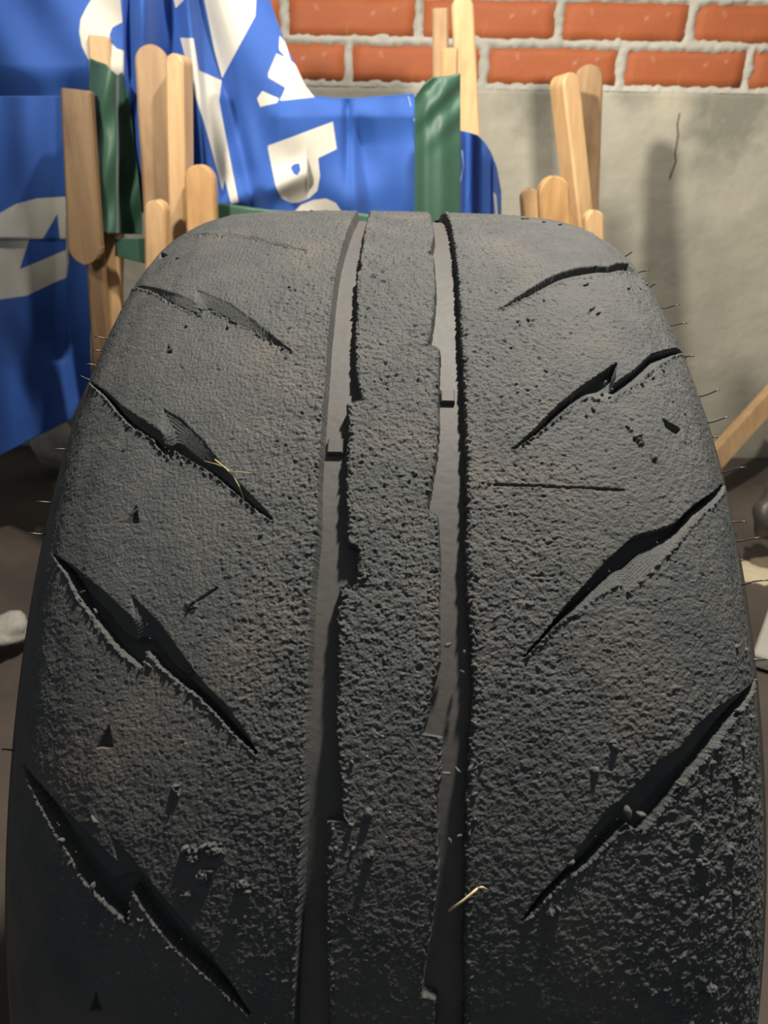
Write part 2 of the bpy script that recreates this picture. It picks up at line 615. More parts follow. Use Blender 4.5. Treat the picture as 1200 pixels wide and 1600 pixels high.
# small mould pits, scratches and bumps (pixel, size mm, height mm)
PITS = [[(262, 538), (268, 552), (256, 552)], [(213, 790), (217, 818), (196, 818)], [(170, 1133), (176, 1168), (152, 1168)], [(150, 1550), (160, 1580), (140, 1580)],
        [(1035, 655), (1064, 672), (1058, 680), (1040, 668)], [(250, 395), (262, 400), (250, 404)]]
CUTS = [([(772, 757), (850, 760), (915, 763), (975, 766)], .00035, .0012), ([(762, 365), (800, 358), (838, 350)], .0003, .0008),
        ([(760, 345), (860, 346)], .0004, .001), ([(283, 975), (300, 945), (338, 920)], .0004, .0008), ([(640, 1130), (700, 1128)], .0002, .0004),
        ([(1160, 880), (1168, 960), (1178, 1040), (1186, 1120)], .0003, .0008), ([(1150, 860), (1158, 950), (1166, 1030)], .0002, .0006)]
LUMPS = [((1000, 690), 3.2, 1.3), ((1022, 716), 3.0, 1.1), ((985, 672), 1.8, .8), ((1072, 645), 2.2, -.9), ((920, 490), 1.5, .8), ((300, 945), 5, .6),
         ((960, 1165), 3.0, 1.4), ((930, 1205), 3.0, 1.3), ((995, 1275), 4.5, 1.6), ((720, 1165), 3.5, .8), ((575, 1270), 3.0, 1.4), ((578, 1338), 3.5, 1.6),
         ((275, 1235), 2.5, 1.2), ((300, 1335), 6, 1.3), ((335, 1330), 6, 1.4), ((318, 1370), 6, 1.1), ((380, 1385), 5, 1.2), ((290, 1400), 5, .8), ((365, 1440), 5, .8),
         ((598, 440), 3.0, -1.2), ((585, 432), 3.5, 1.0), ((600, 425), 2.5, 1.0), ((460, 453), 2, -1), ((570, 900), 3, .8), ((860, 1425), 4, .8),
         ((1110, 1545), 4.5, 1.6), ((1100, 1350), 4, 1.4), ((1090, 1300), 5, 1.3), ((1150, 1210), 5, 1.5), ((1120, 1170), 5, 1.4), ((1140, 1330), 5, 1.3), ((1170, 1260), 5, 1.4)]
LUMPS_S = [(surf(*p), r / 1000 / 2, h / 1000) for p, r, h in LUMPS]
PITS_S = [S(p) for p in PITS]
CUTS_S = [(S(p), w, d) for p, w, d in CUTS]


def relief(s, al, zone):
    """worn rubber relief in metres on a (rows, cols) grid; zone 'L','C','R'"""
    x = s * 1000; y = al * 1000
    deg = np.degrees(al / R)
    low = sstep(44, 30, deg)                       # smoother rubber towards the ground
    if zone == 'L':
        rg = .40 + .60 * sstep(-70, -28, x) * (1 - .55 * low)
    elif zone == 'R':
        rg = (1.0 - .38 * sstep(45, 80, x) * (1 - low)) * (1 - .42 * low * sstep(90, 60, x))
    else:
        rg = (1.0 - .5 * low)
    wx = x + .8 * perlin(x / 2.2, y / 2.2, 31); wy = y + .8 * perlin(x / 2.2, y / 2.2, 32)
    f1, c1 = worley(wx / 1.5, wy / 1.2, 3)
    f2, c2 = worley(wx / 3.4, wy / 2.4, 8)
    h = .30 * fbm(wx / 2.6, wy / 2.0, 5, 4) + .16 * fbm(x / .75, y / .9, 15, 2)
    h = h + .42 * (np.maximum(0, .55 - f1)) * (.3 + c1)
    h = h - .55 * np.maximum(0, .22 - f1) * (c1 > .72)
    h = h + 1.0 * np.maximum(0, .36 - f2) * (c2 > .86)
    h = h - 2.6 * np.maximum(0, .30 - f2) * (c2 < .06 + .10 * sstep(50, 70, deg))
    h = h * rg * 1.15
    h = h + .9 * np.maximum(0, .30 - f1) * (c1 > .90) * rg
    # broad waviness and abrasion ripples running round the tyre
    h = h + .16 * fbm(x / 9, y / 12, 21, 2)
    if zone == 'L':
        h = h + .05 * np.sin(2 * np.pi * x / 1.9 + 3.5 * perlin(x / 6, y / 4, 41) + 1.5 * perlin(x / 2, y / 1.5, 42)) * sstep(-95, -70, x)
    if zone == 'R':
        h = h + .35 * np.maximum(0, perlin(x / 2.2, y / 7, 55)) * sstep(92, 108, x) + .32 * fbm(x / 3.6, y / 3.6, 61, 3) * low * sstep(55, 85, x)
        h = h + (.8 * np.maximum(0, .42 - f2) * (c2 > .6)) * low * sstep(75, 95, x)
    if zone != 'C':
        fade = sstep(SMAX, SMAX - .012, np.abs(s))
        h = h * fade
    return h / 1000


def cut_features(s, al, h, side):
    for sd, U, L, dep, fr in SLOTS_S:
        if sd != side: continue
        allp = np.array(U + L)
        m = (s > allp[:, 0].min() - .003) & (s < allp[:, 0].max() + .003) & (al > allp[:, 1].min() - .003) & (al < allp[:, 1].max() + .003)
        x = s[m]; y = al[m]
        # chewed outline
        jx = .00028 * fbm(x * 900, y * 900, 71, 3); jy = .00028 * fbm(x * 900, y * 900, 72, 3)
        xj, yj = x + jx, y + jy
        poly = U + L[::-1]
        sd_ = sdf(xj, yj, poly)
        dU = poly_dist(x, y, U); dL = poly_dist(x, y, L)
        q = dU / (dU + dL + 1e-9)
        sd_dim = side == 'R' and fr > .55          # lowest right slot: the far wall slopes, the near wall is sheer
        ridge = .00020 * np.sin(2 * np.pi * q * 13)
        if side == 'L' or sd_dim:
            wallp = np.clip(q / fr, 0, 1)
            bot = -dep * np.where(q < fr, .06 + .42 * wallp, 1.0) + ridge * (q < fr)
        else:
            wallp = np.clip((1 - q) / (1 - fr), 0, 1)
            bot = -dep * np.where(q > fr, .12 + .5 * wallp, 1.0) + ridge * (q > fr)
        k = sstep(-.00005, .00025 + .0007 * sstep(62 * math.pi / 180 * R, 78 * math.pi / 180 * R, y), sd_)
        hh = h[m] * (1 - k) + bot * k
        # curled lip of abraded rubber on the trailing edge
        wl = .0011 + .0011 * fbm(x * 260, y * 260, 78, 2)
        lip = np.clip(1 - dL / np.maximum(wl, .0002), 0, 1) ** .6 * (1 - k)
        hh = hh + lip * (.00045 + .0011 * fbm(x * 700, y * 700, 77, 3))
        h[m] = hh
    for P in PITS_S:
        cx, cy = np.mean(P, axis=0)
        m = (np.abs(s - cx) < .008) & (np.abs(al - cy) < .008)
        if m.any():
            h[m] = h[m] - .0022 * sstep(-.0002, .0004, sdf(s[m], al[m], P))
    for P, w, d in CUTS_S:
        a_ = np.array(P)
        m = (s > a_[:, 0].min() - .002) & (s < a_[:, 0].max() + .002) & (al > a_[:, 1].min() - .002) & (al < a_[:, 1].max() + .002)
        if m.any():
            h[m] = h[m] - d * sstep(w * 1.6, w * .5, poly_dist(s[m] + .0003 * perlin(s[m] * 500, al[m] * 500, 81), al[m] + .0003 * perlin(s[m] * 500, al[m] * 500, 82), P))
    return h


def lumps(s, al, h):
    for (cs, ca), r, hh in LUMPS_S:
        m = (np.abs(s - cs) < r * 2) & (np.abs(al - ca * R) < r * 2)
        if m.any():
            d = np.hypot(s[m] - cs, al[m] - ca * R) / r + .45 * fbm(s[m] * 700, al[m] * 700, 91, 2)
            h[m] = h[m] + hh * sstep(1.0, .35, d) * (1 + .5 * fbm(s[m] * 1300, al[m] * 1300, 92, 2))
    return h


GD = .0052      # groove depth
tyre = empty('tyre', (AX, AY, 0), 'wide black racing tyre with worn arrow tread standing upright in front', 'tyre')


def add_tag(o, text):
    o['label'] = text
    return o


def block(name, sL, sR, ncol, zone, side, skirtL, skirtR, slopeL=.0002, slopeR=.0002):
    u = np.linspace(0, 1, ncol)[None, :]
    s = sL[:, None] * (1 - u) + sR[:, None] * u
    al = np.repeat(AL[:, None], ncol, 1)
    h = relief(s, al, zone)
    # crumbly rim along a groove
    if skirtL:
        d = (s - sL[:, None])
        h = h + sstep(.0030, .0004, d) * .0009 * (fbm(s * 750, al * 750, 101, 3) * .9 + .12) * (1.0 if zone != 'L' else .3)
        h = h - .0006 * sstep(.0005, 0, d)
    if skirtR:
        d = (sR[:, None] - s)
        h = h + sstep(.0022, .0004, d) * .0005 * fbm(s * 750, al * 750, 102, 3)
        h = h - .0005 * sstep(.0005, 0, d)
    h = lumps(s, al, h)
    if side: h = cut_features(s, al, h, side)
    h = np.maximum(h, -.0068)
    ns = 7
    for flag, isL, slope in ((skirtL, True, slopeL), (skirtR, False, slopeR)):
        if not flag: continue
        k = (np.arange(1, ns + 1) / ns)[None, :]
        hb = h[:, :1] if isL else h[:, -1:]
        sb = s[:, :1] if isL else s[:, -1:]
        hk = hb * (1 - k) + (-GD - .0006) * k
        sk = sb + (-1 if isL else 1) * slope * k + (.00022 * fbm(k * 5 + 0 * AL[:, None], AL[:, None] * 600 + 0 * k, 111, 2)) * (1 - k) * (slope < .0005)
        ak = np.repeat(AL[:, None], ns, 1)
        if isL:
            s = np.concatenate([sk[:, ::-1], s], 1); h = np.concatenate([hk[:, ::-1], h], 1)
        else:
            s = np.concatenate([s, sk], 1); h = np.concatenate([h, hk], 1)
    a = np.repeat(AR[:, None], s.shape[1], 1)
    P = tyre_pt(s, a, h)
    me = mesh_np(name, P.reshape(-1, 3), grid_faces(NR, s.shape[1]))
    return link(name, me, M_WORN, tyre)


left_block = block('shoulder_block', np.full(NR, -SMAX), e1, 375, 'L', 'L', False, True, slopeR=.0017)
add_tag(left_block, 'left shoulder with five slanting slots, smoother rubber')
rib = block('centre_rib', e2, e3, 122, 'C', None, True, True, .0001, .0011)
right_block = block('shoulder_block', e4, np.full(NR, SMAX), 385, 'R', 'R', True, False, .0001)
add_tag(right_block, 'right shoulder with four slanting slots, torn crumbly rubber')


def channel(sL, sR, label):
    n = 22
    u = np.linspace(0, 1, n)[None, :]
    s = (sL[:, None] - .0005) * (1 - u) + (sR[:, None] + .0005) * u
    al = np.repeat(AL[:, None], n, 1)
    h = -GD + .00004 * fbm(s * 300, al * 300, 5, 2) + .0012 * (sstep(.10, 0, u) + 0 * s)
    P = tyre_pt(s, np.repeat(AR[:, None], n, 1), h)
    o = link('groove_channel', mesh_np('groove_channel', P.reshape(-1, 3), grid_faces(NR, n)), M_GROOVE, tyre)
    return add_tag(o, label)


ch1 = channel(np.convolve(np.pad(e1, 10, 'edge'), np.ones(21) / 21, 'valid'), e2 + .001, 'left smooth grey rain groove')
ch2 = channel(e3 - .0005, e4 + .001, 'right smooth grey rain groove')


# sidewalls and the hidden rest of the tread
def ring(name, svals, a_from, a_to, na, m, hfun=None, close=False):
    a = np.linspace(a_from, a_to, na)
    s, aa = np.meshgrid(svals, a)
    h = np.zeros(s.shape) if hfun is None else hfun(s, aa)
    P = tyre_pt(s, aa, h)
    return link(name, mesh_np(name, P.reshape(-1, 3), grid_faces(na, len(svals))), m, tyre)


SM = ps[-1]


def sidewall_relief(s, a):
    u = np.abs(s)
    h = .0007 * sstep(.0010, .0004, np.abs(u - SMAX - .005)) + .0005 * sstep(.0010, .0003, np.abs(u - SMAX - .002))
    h = h + .0012 * sstep(.001, .0004, np.abs(u - SMAX - .03))
    # serrated moulding line on the right edge
    h = h + .0005 * (s > 0) * sstep(.0009, .0003, np.abs(u - SMAX + .0005)) * (np.sin(a * R / .0018 * 2 * np.pi * .5) > 0)
    return h


for sg in (-1, 1):
    sv = np.linspace(SMAX - .003, SM, 80) * sg
    if sg > 0: sv = sv
    else: sv = sv[::-1]
    o = ring('sidewall', sv, A0 - .3, A1 + .1, 420, M_SIDE, lambda s, a: sidewall_relief(s, a) - .0004 * sstep(SMAX + .0006, SMAX - .003, np.abs(s)))
    add_tag(o, 'smooth brownish sidewall edge, %s of the tread' % ('left' if sg < 0 else 'right'))
    o = ring('sidewall', sv, A1 + .1, 2 * math.pi + A0 - .3, 100, M_SIDE)
# rear tread and inner liner: coarse, with the two grooves
sv = np.concatenate([np.linspace(-SMAX, -.0262, 24), [-.0258, -.0245], [-.0170, -.0162], np.linspace(-.0158, .0158, 9), [.0162, .0170], [.0245, .0258], np.linspace(.0262, SMAX, 24)])
o = ring('tread_band', sv, A1 - .002, 2 * math.pi + A0 + .002, 240, M_WORN,
         lambda s, a: -GD * ((np.abs(s) > .0165) & (np.abs(s) < .0250)) + .0004 * fbm(s * 250, a * 80, 3, 3))
sv = np.linspace(-SM, SM, 60)
o = ring('inner_liner', sv, 0, 2 * math.pi, 160, M_SIDE, lambda s, a: -.009 - .004 * sstep(.06, .12, np.abs(s)) + 0 * a)


# ---------------------------------------------- tread wear bars
def box_local(name, w, d, h, bev, m, parent):
    """bevelled box in mesh space centred in x,y, from z=0 to h"""
    vs = []
    for z, k in ((0, 0), (h - bev, 0), (h, bev)):
        for sx, sy in ((-1, -1), (1, -1), (1, 1), (-1, 1)):
            vs.append((sx * (w / 2 - k), sy * (d / 2 - k), z))
    fs = [(3, 2, 1, 0), (8, 9, 10, 11)]
    for r in (0, 4):
        for i in range(4):
            j = (i + 1) % 4
            fs.append((r + i, r + j, r + 4 + j, r + 4 + i))
    me = mesh_py(name, vs, fs)
    return link(name, me, m, parent, smooth=False)


def frame_on_tyre(s, a, h=0.0):
    p = tyre_pt(np.array([s]), np.array([a]), np.array([h]))[0]
    n = tyre_pt(np.array([s]), np.array([a]), np.array([h + .001]))[0] - p
    n /= np.linalg.norm(n)
    up = np.array([0, math.sin(a), math.cos(a)])      # along the tread towards the crest
    up = up - n * (up @ n); up /= np.linalg.norm(up)
    x = np.cross(up, n)
    M = Matrix(((x[0], up[0], n[0], p[0]), (x[1], up[1], n[1], p[1]), (x[2], up[2], n[2], p[2]), (0, 0, 0, 1)))
    return M


PINV = Matrix.Translation(tyre.location).inverted()


def on_tyre(o, s, a, h=0.0, spin=0.0, scale=(1, 1, 1)):
    o.parent = tyre
    o.matrix_parent_inverse = PINV
    o.matrix_world = Matrix()
    o.matrix_basis = frame_on_tyre(s, a, h) @ Matrix.Rotation(spin, 4, 'Z') @ Matrix.Diagonal((*scale, 1))
    return o


for (px, py, w, d, hh) in ((523, 672, .0056, .0062, .0022), (701, 592, .0052, .0058, .0020), (500, 1470 + 300, .005, .004, .003)):
    if py > 1600: continue
    s_, a_ = surf(px, py + 16)
    o = box_local('wear_bar', w, d, hh, .0004, M_GROOVE, tyre)
    on_tyre(o, s_, a_, -GD - .0003)

# ---------------------------------------------- moulding hairs
HAIRS_L = [((166, 513), (146, 512)), ((160, 541), (145, 542)), ((146, 554), (130, 553)), ((141, 588), (125, 583)), ((98, 702), (77, 704)), ((75, 787), (50, 788)),
           ((64, 835), (38, 837)), ((16, 1168), (-4, 1168))]
HAIRS_R = [((976, 380), (991, 372)), ((999, 399), (1017, 397)), ((1015, 432), (1028, 426)), ((1036, 460), (1063, 455)), ((1052, 482), (1077, 479)),
           ((1073, 541), (1089, 540)), ((1094, 611), (1124, 600)), ((1107, 653), (1138, 644)), ((1118, 664), (1130, 668)), ((1130, 745), (1165, 735)), ((1150, 818), (1173, 820)),
           ((1151, 852), (1186, 847)), ((1157, 913), (1196, 906)), ((1178, 1031), (1203, 1033)), ((1160, 882), (1168, 882))]


def tube(name, path, r0, r1, m, parent=None, n=6):
    path = [np.array(p, float) for p in path]
    vs = []
    for i, p in enumerate(path):
        d = path[min(i + 1, len(path) - 1)] - path[max(i - 1, 0)]
        d /= np.linalg.norm(d) + 1e-12
        a = np.cross(d, [0, .3, 1]); a /= np.linalg.norm(a); b = np.cross(d, a)
        r = r0 + (r1 - r0) * i / (len(path) - 1)
        for k in range(n):
            t_ = 2 * math.pi * k / n
            vs.append(p + r * (a * math.cos(t_) + b * math.sin(t_)))
    fs = []
    for i in range(len(path) - 1):
        for k in range(n):
            fs.append((i * n + k, i * n + (k + 1) % n, (i + 1) * n + (k + 1) % n, (i + 1) * n + k))
    fs.append(tuple(range(n))[::-1]); fs.append(tuple(range((len(path) - 1) * n, len(path) * n)))
    return link(name, mesh_py(name, vs, fs), m, parent)


for (p0, p1) in HAIRS_L + HAIRS_R:
    s_, a_ = surf(*p0)
    s_ = math.copysign(min(abs(s_), SMAX + .002), s_)
    A = tyre_pt(np.array([s_]), np.array([a_]), np.array([-.0008]))[0]
    qa = (A - CAM) @ RM
    d = ray(600 - F * qa[0] / qa[2] + (p1[0] - p0[0]) * 1.25, 800 + F * qa[1] / qa[2] + (p1[1] - p0[1]))
    # tip: offset sideways from the root, at the root's distance from the camera
    B = CAM + d * np.linalg.norm(A - CAM) * .998
    mid = (A + B) / 2 + np.array([0, 0, -.0008 + .0012 * rnd.random()])
    q1 = A * .72 + mid * .28
    path = [A, A + (mid - A) * .5 + np.array([0, 0, -.0004]), mid, mid + (B - mid) * .5 + np.array([0, 0, .0001]), B]
    o = tube('moulding_hair', path, .00036, .00026, M_HAIR, tyre)

# ---------------------------------------------- torn rubber crumbs standing on the surface
import bmesh


def blob(seed, sub=2):
    bm = bmesh.new()
    bmesh.ops.create_icosphere(bm, subdivisions=sub, radius=1)
    r = random.Random(seed)
    o1, o2, o3 = [r.uniform(0, 50) for _ in range(3)]
    for v_ in bm.verts:
        c = v_.co
        k = 1 + .28 * math.sin(c.x * 3 + o1) * math.cos(c.y * 3 + o2) + .16 * math.sin(c.z * 5 + c.x * 4 + o3)
        v_.co = c * k
    me = bpy.data.meshes.new('rubber_crumb')
    bm.to_mesh(me); bm.free()
    return me


blobs = [blob(s) for s in range(6)]
CR = [(925, 483, 1.1, 2.6), (935, 490, .8, 1.5), (982, 452, .8, .8), (1010, 445, .8, 1.6), (1000, 452, .6, 1.2), (915, 446, .9, 2.0), (850, 470, .7, .9), (825, 500, .7, 1.1),
      (812, 508, .6, 1.1), (835, 541, .5, 1.4), (800, 543, .5, 1.4), (995, 683, 1.2, 2.4), (1022, 716, 1.0, 1.6), (980, 668, .8, 1.3), (945, 600, 1.0, 1.2), (955, 610, .8, 1.0),
      (927, 640, .9, 1.6), (916, 650, .8, 1.2), (1020, 590, .8, 1.6), (1035, 580, .7, 1.2), (1003, 602, .8, 1.2), (266, 548, .5, 1.8), (292, 510, .9, 1.4), (356, 512, .8, .9),
      (278, 404, .5, 1.2), (452, 450, .8, .8), (212, 800, .5, 2.0), (670, 768, .9, 1.4), (700, 1008, 1, 1.4), (737, 895, 1, 1.1), (745, 900, .8, 1.2), (735, 940, .9, 1.3), (725, 1020, .9, 1.2),
      (741, 1040, 1.1, 1.4), (740, 1130, 1.1, 1.5), (722, 1050, .7, 1.0), (980, 1268, 1.6, 2.2), (1001, 1272, 1.3, 1.8), (893, 1347, 1.0, 1.4), (860, 1425, 1.2, 2.0), (872, 1420, 1., 1.4),
      (960, 1168, 1.6, 1.5), (930, 1205, 1.5, 1.5), (575, 1270, 1.5, 1.4), (578, 1338, 1.5, 1.5), (552, 1325, .9, .9), (548, 1288, 1.2, 1.0), (520, 1295, .8, .7), (525, 1325, .9, .8),
      (550, 1190, .7, 1.0), (697, 1208, .8, 2.0), (715, 1203, .8, 1.4), (735, 1200, .9, 1.6), (752, 1195, .8, 1.2), (703, 1313, .6, 1.2), (718, 1305, .6, 1.0), (733, 1288, .7, .9),
      (742, 1279, .7, .8), (741, 1240, .7, 1.2), (275, 1228, .9, 1.8), (278, 1240, 1.0, 1.2), (290, 1325, 1.3, 2.0), (318, 1322, 1.2, 2.0), (342, 1330, 1.2, 1.6), (330, 1360, 1.2, 1.4),
      (300, 1345, 1.2, 1.6), (318, 1368, 1.2, 1.4), (378, 1378, 1.2, 1.2), (388, 1392, 1.0, 1.4), (148, 1280, .9, 2.0), (97, 1312, 1.0, 1.2), (110, 1350, .9, 1.8), (145, 1385, 1.0, 1.8),
      (160, 1408, .9, 1.4), (220, 1436, .9, 1.4), (240, 1450, .8, 1.2), (262, 1480, .9, 1.0), (1110, 1545, 1.6, 2.2), (1090, 1345, 1.4, 1.2), (1085, 1290, 1.3, 1.2), (1112, 1192, 1.3, 1.2),
      (1160, 1165, 1.3, 1.3), (1170, 1250, 1.3, 1.3), (1148, 1395, 1.2, 1.2), (1165, 1460, 1.2, 1.5), (1095, 1404, 1, 1.6), (1100, 1240, 1.2, 1.4), (1060, 1225, 1.0, 1.4),
      (240, 690, .6, 1.5), (263, 716, .7, 1.2), (285, 722, .7, 1.2), (320, 740, .6, 1.5), (200, 668, .6, 1.2), (312, 484, .6, 1.4), (338, 490, .6, 1.2), (365, 504, .6, 1.2),
      (234, 1040, .8, 1.4), (240, 1030, .9, 1.4), (262, 1053, .8, 1.2), (297, 1082, .8, 1.2), (150, 955, .6, 1.2), (130, 925, .5, 1.2), (820, 343, .9, 2.5), (850, 348, .9, 2.0),
      (875, 352, .8, 1.4), (487, 331, .8, 2.6), (1153, 1110, 1.2, 1.4), (1172, 1120, 1.1, 1.4), (1150, 1010, 1.0, 1.5), (1164, 1015, .9, 1.3), (1070, 645, .6, 1.8)]
for i, (px, py, wmm, lmm) in enumerate(CR):
    s_, a_ = surf(px, py)
    o = link('rubber_crumb', blobs[i % 6], M_CRUMB)
    on_tyre(o, s_, a_, .0002, rnd.uniform(0, 3.1), (lmm * .00080, wmm * .00068, .0011 * min(1.3, wmm)))

# pale grit dusted over the tread: far too fine to count
gm, nt, b = mat('pale_grit')
b.inputs['Base Color'].default_value = (.55, .5, .4, 1)
b.inputs['Roughness'].default_value = .4
vs = []; fs = []
for i in range(420):
    s_ = rnd.uniform(-.11, .11)
    if rnd.random() < .5: s_ = rnd.gauss(.01, .045)
    if abs(s_) > .115: continue
    a_ = rnd.uniform(math.radians(20), math.radians(86))
    if (-.0262 < s_ < -.015) or (.015 < s_ < .0262): continue
    P = tyre_pt(np.array([s_]), np.array([a_]), np.array([.0001]))[0]
    r = rnd.uniform(.00008, .00024) if rnd.random() < .93 else rnd.uniform(.0003, .0005)
    n = len(vs)
    for d in ((1, 0, 0), (-1, 0, 0), (0, 1, 0), (0, -1, 0), (0, 0, 1), (0, 0, -1)):
        vs.append(P + np.array(d) * r * rnd.uniform(.6, 1.3))
    for q in ((0, 2, 4), (2, 1, 4), (1, 3, 4), (3, 0, 4), (2, 0, 5), (1, 2, 5), (3, 1, 5), (0, 3, 5)): fs.append(tuple(n + k for k in q))
o = link('grit', mesh_py('grit', vs, fs), gm, tyre, smooth=False)
tag(o, 'pale sand grains stuck to the rubber', None, None, 'stuff')


# ---------------------------------------------- straws
sm, nt, b = mat('dry_straw')
v_ = obj_coord(nt)
c, _ = noise_col(nt, 300, (.55, .42, .20), (.80, .68, .40), .3, .7, 3, v_)
nt.links.new(c, b.inputs['Base Color'])
b.inputs['Roughness'].default_value = .45


def tpath(pp, h):
    out = []
    for (px, py), hh in zip(pp, h):
        s_, a_ = surf(px, py)
        out.append(tyre_pt(np.array([s_]), np.array([a_]), np.array([hh]))[0])
    return out


def straw(paths, label):
    base = paths[0][0]
    e = empty('dry_straw', tuple(base[0]), label, 'straw')
    for k, (P, r0, r1) in enumerate(paths):
        tube('stem' if k == 0 else 'side_stem', P, r0, r1, sm, e, 6)
    return e


straw([(tpath([(701, 1422), (722, 1404), (745, 1383)], [.0004, .0016, .0022]), .00040, .00036), (tpath([(745, 1383), (752, 1381), (760, 1387)], [.0022, .0022, .0012]), .00034, .00022)],
      'short pale straw bent at its tip, lying beside the right groove near the bottom')
straw([(tpath([(337, 721), (352, 733), (365, 745), (374, 760), (380, 777)], [.0012, .0010, .0004, -.0006, -.0022]), .00030, .00020),
       (tpath([(320, 722), (340, 728), (356, 735)], [.0006, .001, .001]), .00012, .0002), (tpath([(358, 739), (375, 741), (395, 742)], [.0009, .0014, .0012]), .00022, .00010)],
      'forked golden grass stalk caught in a slot of the left shoulder')

# ------------------------------------------------------------------ folding chairs
def slat(name, top, bot, w0, w1, Y, th, m, parent, Yb=None, round_top=True, round_bot=False, tilt=0.0, floor_it=True):
    """a flat wooden bar: top/bot photo points of its centre line, widths in pixels; runs on to the ground when floor_it"""
    Yb = Yb if Yb is not None else Y
    A = at(top[0], top[1], Y); B = at(bot[0], bot[1], Yb)
    wa = np.linalg.norm(at(top[0] + w0 / 2, top[1], Y) - at(top[0] - w0 / 2, top[1], Y))
    wb = np.linalg.norm(at(bot[0] + w1 / 2, bot[1], Yb) - at(bot[0] - w1 / 2, bot[1], Yb))
    if floor_it:
        k = (B[2] - .002) / (A[2] - B[2])
        B = B + (B - A) * k
        B[1] = min(B[1], WY - .03)
    L = np.linalg.norm(B - A)
    ax = (B - A) / L
    side = np.array([math.cos(tilt), math.sin(tilt), 0]); side = side - ax * (side @ ax); side /= np.linalg.norm(side)
    nrm = np.cross(side, ax)
    N = 14
    outl = []
    prof_ = []
    ra = wa / 2
    if round_top:
        for i in range(7):
            t_ = math.pi / 2 * i / 6
            prof_.append((ra - ra * math.cos(t_) * 1.0 if i else 0.0, max(ra * math.sin(t_), ra * .12)))
        prof_ = [(ra * (1 - math.cos(t)), max(.1 * ra, ra * math.sin(t))) for t in np.linspace(0, math.pi / 2, 7)]
    else:
        prof_ = [(0, ra * .93), (.003, ra)]
    for t in np.linspace(.12, .88, 5): prof_.append((L * t, (wa + (wb - wa) * t) / 2))
    if round_bot: prof_ += [(L - wb / 2 * (1 - math.sin(t)), max(.1 * wb / 2, wb / 2 * math.cos(t))) for t in np.linspace(0, math.pi / 2, 6)]
    else: prof_ += [(L, wb / 2)]
    vs = []; fs = []
    bv = min(.003, th * .25)
    for (l, hw) in prof_:
        l = min(max(l, 0), L)
        c = A + ax * l
        for (du, dn) in ((-hw, -th / 2 + bv), (-hw + bv, -th / 2), (hw - bv, -th / 2), (hw, -th / 2 + bv), (hw, th / 2 - bv), (hw - bv, th / 2), (-hw + bv, th / 2), (-hw, th / 2 - bv)):
            if abs(du) < 0: du = 0
            vs.append(c + side * du + nrm * dn)
    n = len(prof_)
    for i in range(n - 1):
        for k in range(8): fs.append((i * 8 + k, (i + 1) * 8 + k, (i + 1) * 8 + (k + 1) % 8, i * 8 + (k + 1) % 8))
    fs.append(tuple(range(8))); fs.append(tuple(range((n - 1) * 8, n * 8))[::-1])
    me = mesh_py(name, vs, fs)
    bm = bmesh.new(); bm.from_mesh(me); bmesh.ops.recalc_face_normals(bm, faces=bm.faces); bm.to_mesh(me); bm.free()
    return link(name, me, m, parent, smooth=False), A, B


def rail(parent, A, B, m, r=.011):
    return tube('rail', [A, (A + B) / 2, B], r, r, m, parent, 10)


def cloth_mesh(name, x0, x1, topf, botf, Yf, nx, ny, mtl, prints=(), parent=None, thick=.0012):
    xs = np.linspace(x0, x1, nx)
    vt = np.array([topf(x) for x in xs]); vb = np.array([botf(x) for x in xs])
    t_ = np.linspace(0, 1, ny)[:, None]
    PXg = np.repeat(xs[None, :], ny, 0)
    PYg = vt[None, :] * (1 - t_) + vb[None, :] * t_
    Yg = Yf(PXg, PYg)
    P = at_v(PXg, PYg, Yg)
    sd_ = np.full(PXg.shape, -50.0)
    for p in prints:
        if isinstance(p, tuple):
            q = sdf(PXg, PYg, p[0])
            for hole in p[1:]: q = np.minimum(q, -sdf(PXg, PYg, hole))
        else: q = sdf(PXg, PYg, p)
        sd_ = np.maximum(sd_, q)
    me = mesh_np(name, P.reshape(-1, 3), grid_faces(ny, nx, True))
    at_ = me.attributes.new('print_edge', 'FLOAT', 'POINT')
    at_.data.foreach_set('value', sd_.ravel().astype(np.float32))
    o = link(name, me, mtl, parent)
    md = o.modifiers.new('thickness', 'SOLIDIFY'); md.thickness = thick; md.offset = 0
    return o


def lin(pts):
    xs = [p[0] for p in pts]; ys = [p[1] for p in pts]
    return lambda x: float(np.interp(x, xs, ys))


# --- chair with the blue canvas (tall posts left, long post right)
c2 = empty('folding_chair', tuple(at_floor(450, 520)), 'folded wooden chair with tall posts holding up the big blue canvas', 'chair')
c2.location = (-.1, 1.36, 0)
_, a1, b1 = slat('post', (237, 70), (250, 330), 51, 46, 1.215, .020, M_OLD, c2, tilt=.15)
_, a2, b2 = slat('post', (280, 85), (284, 360), 30, 26, 1.195, .034, M_PINE, c2, tilt=-.2)
_, a3, b3 = slat('post', (721, -6), (733, 210), 34, 36, 1.46, .022, M_PINE, c2)
rail(c2, b1 + (a1 - b1) * .12, b3 + (a3 - b3) * .12, M_BEECH)
rail(c2, b2 + (a2 - b2) * .35, b3 + (a3 - b3) * .32, M_BEECH)
# --- chair with the green canvas
c1 = empty('folding_chair', (-.12, 1.2, 0), 'folded wooden chair with dark green canvas seat sleeved over its rails', 'chair')
_, g1, h1 = slat('post', (157, 57), (176, 470), 33, 30, 1.25, .022, M_PINE, c1, Yb=1.25, round_top=False)
_, g2, h2 = slat('post', (703, 76), (700, 340), 25, 26, 1.22, .020, M_PINE, c1, round_top=False)
_, g3, h3 = slat('post', (688, 14), (690, 340), 25, 25, 1.27, .018, M_OLD, c1, round_top=False)
rail(c1, h1 + (g1 - h1) * .15, h2 + (g2 - h2) * .15, M_BEECH)


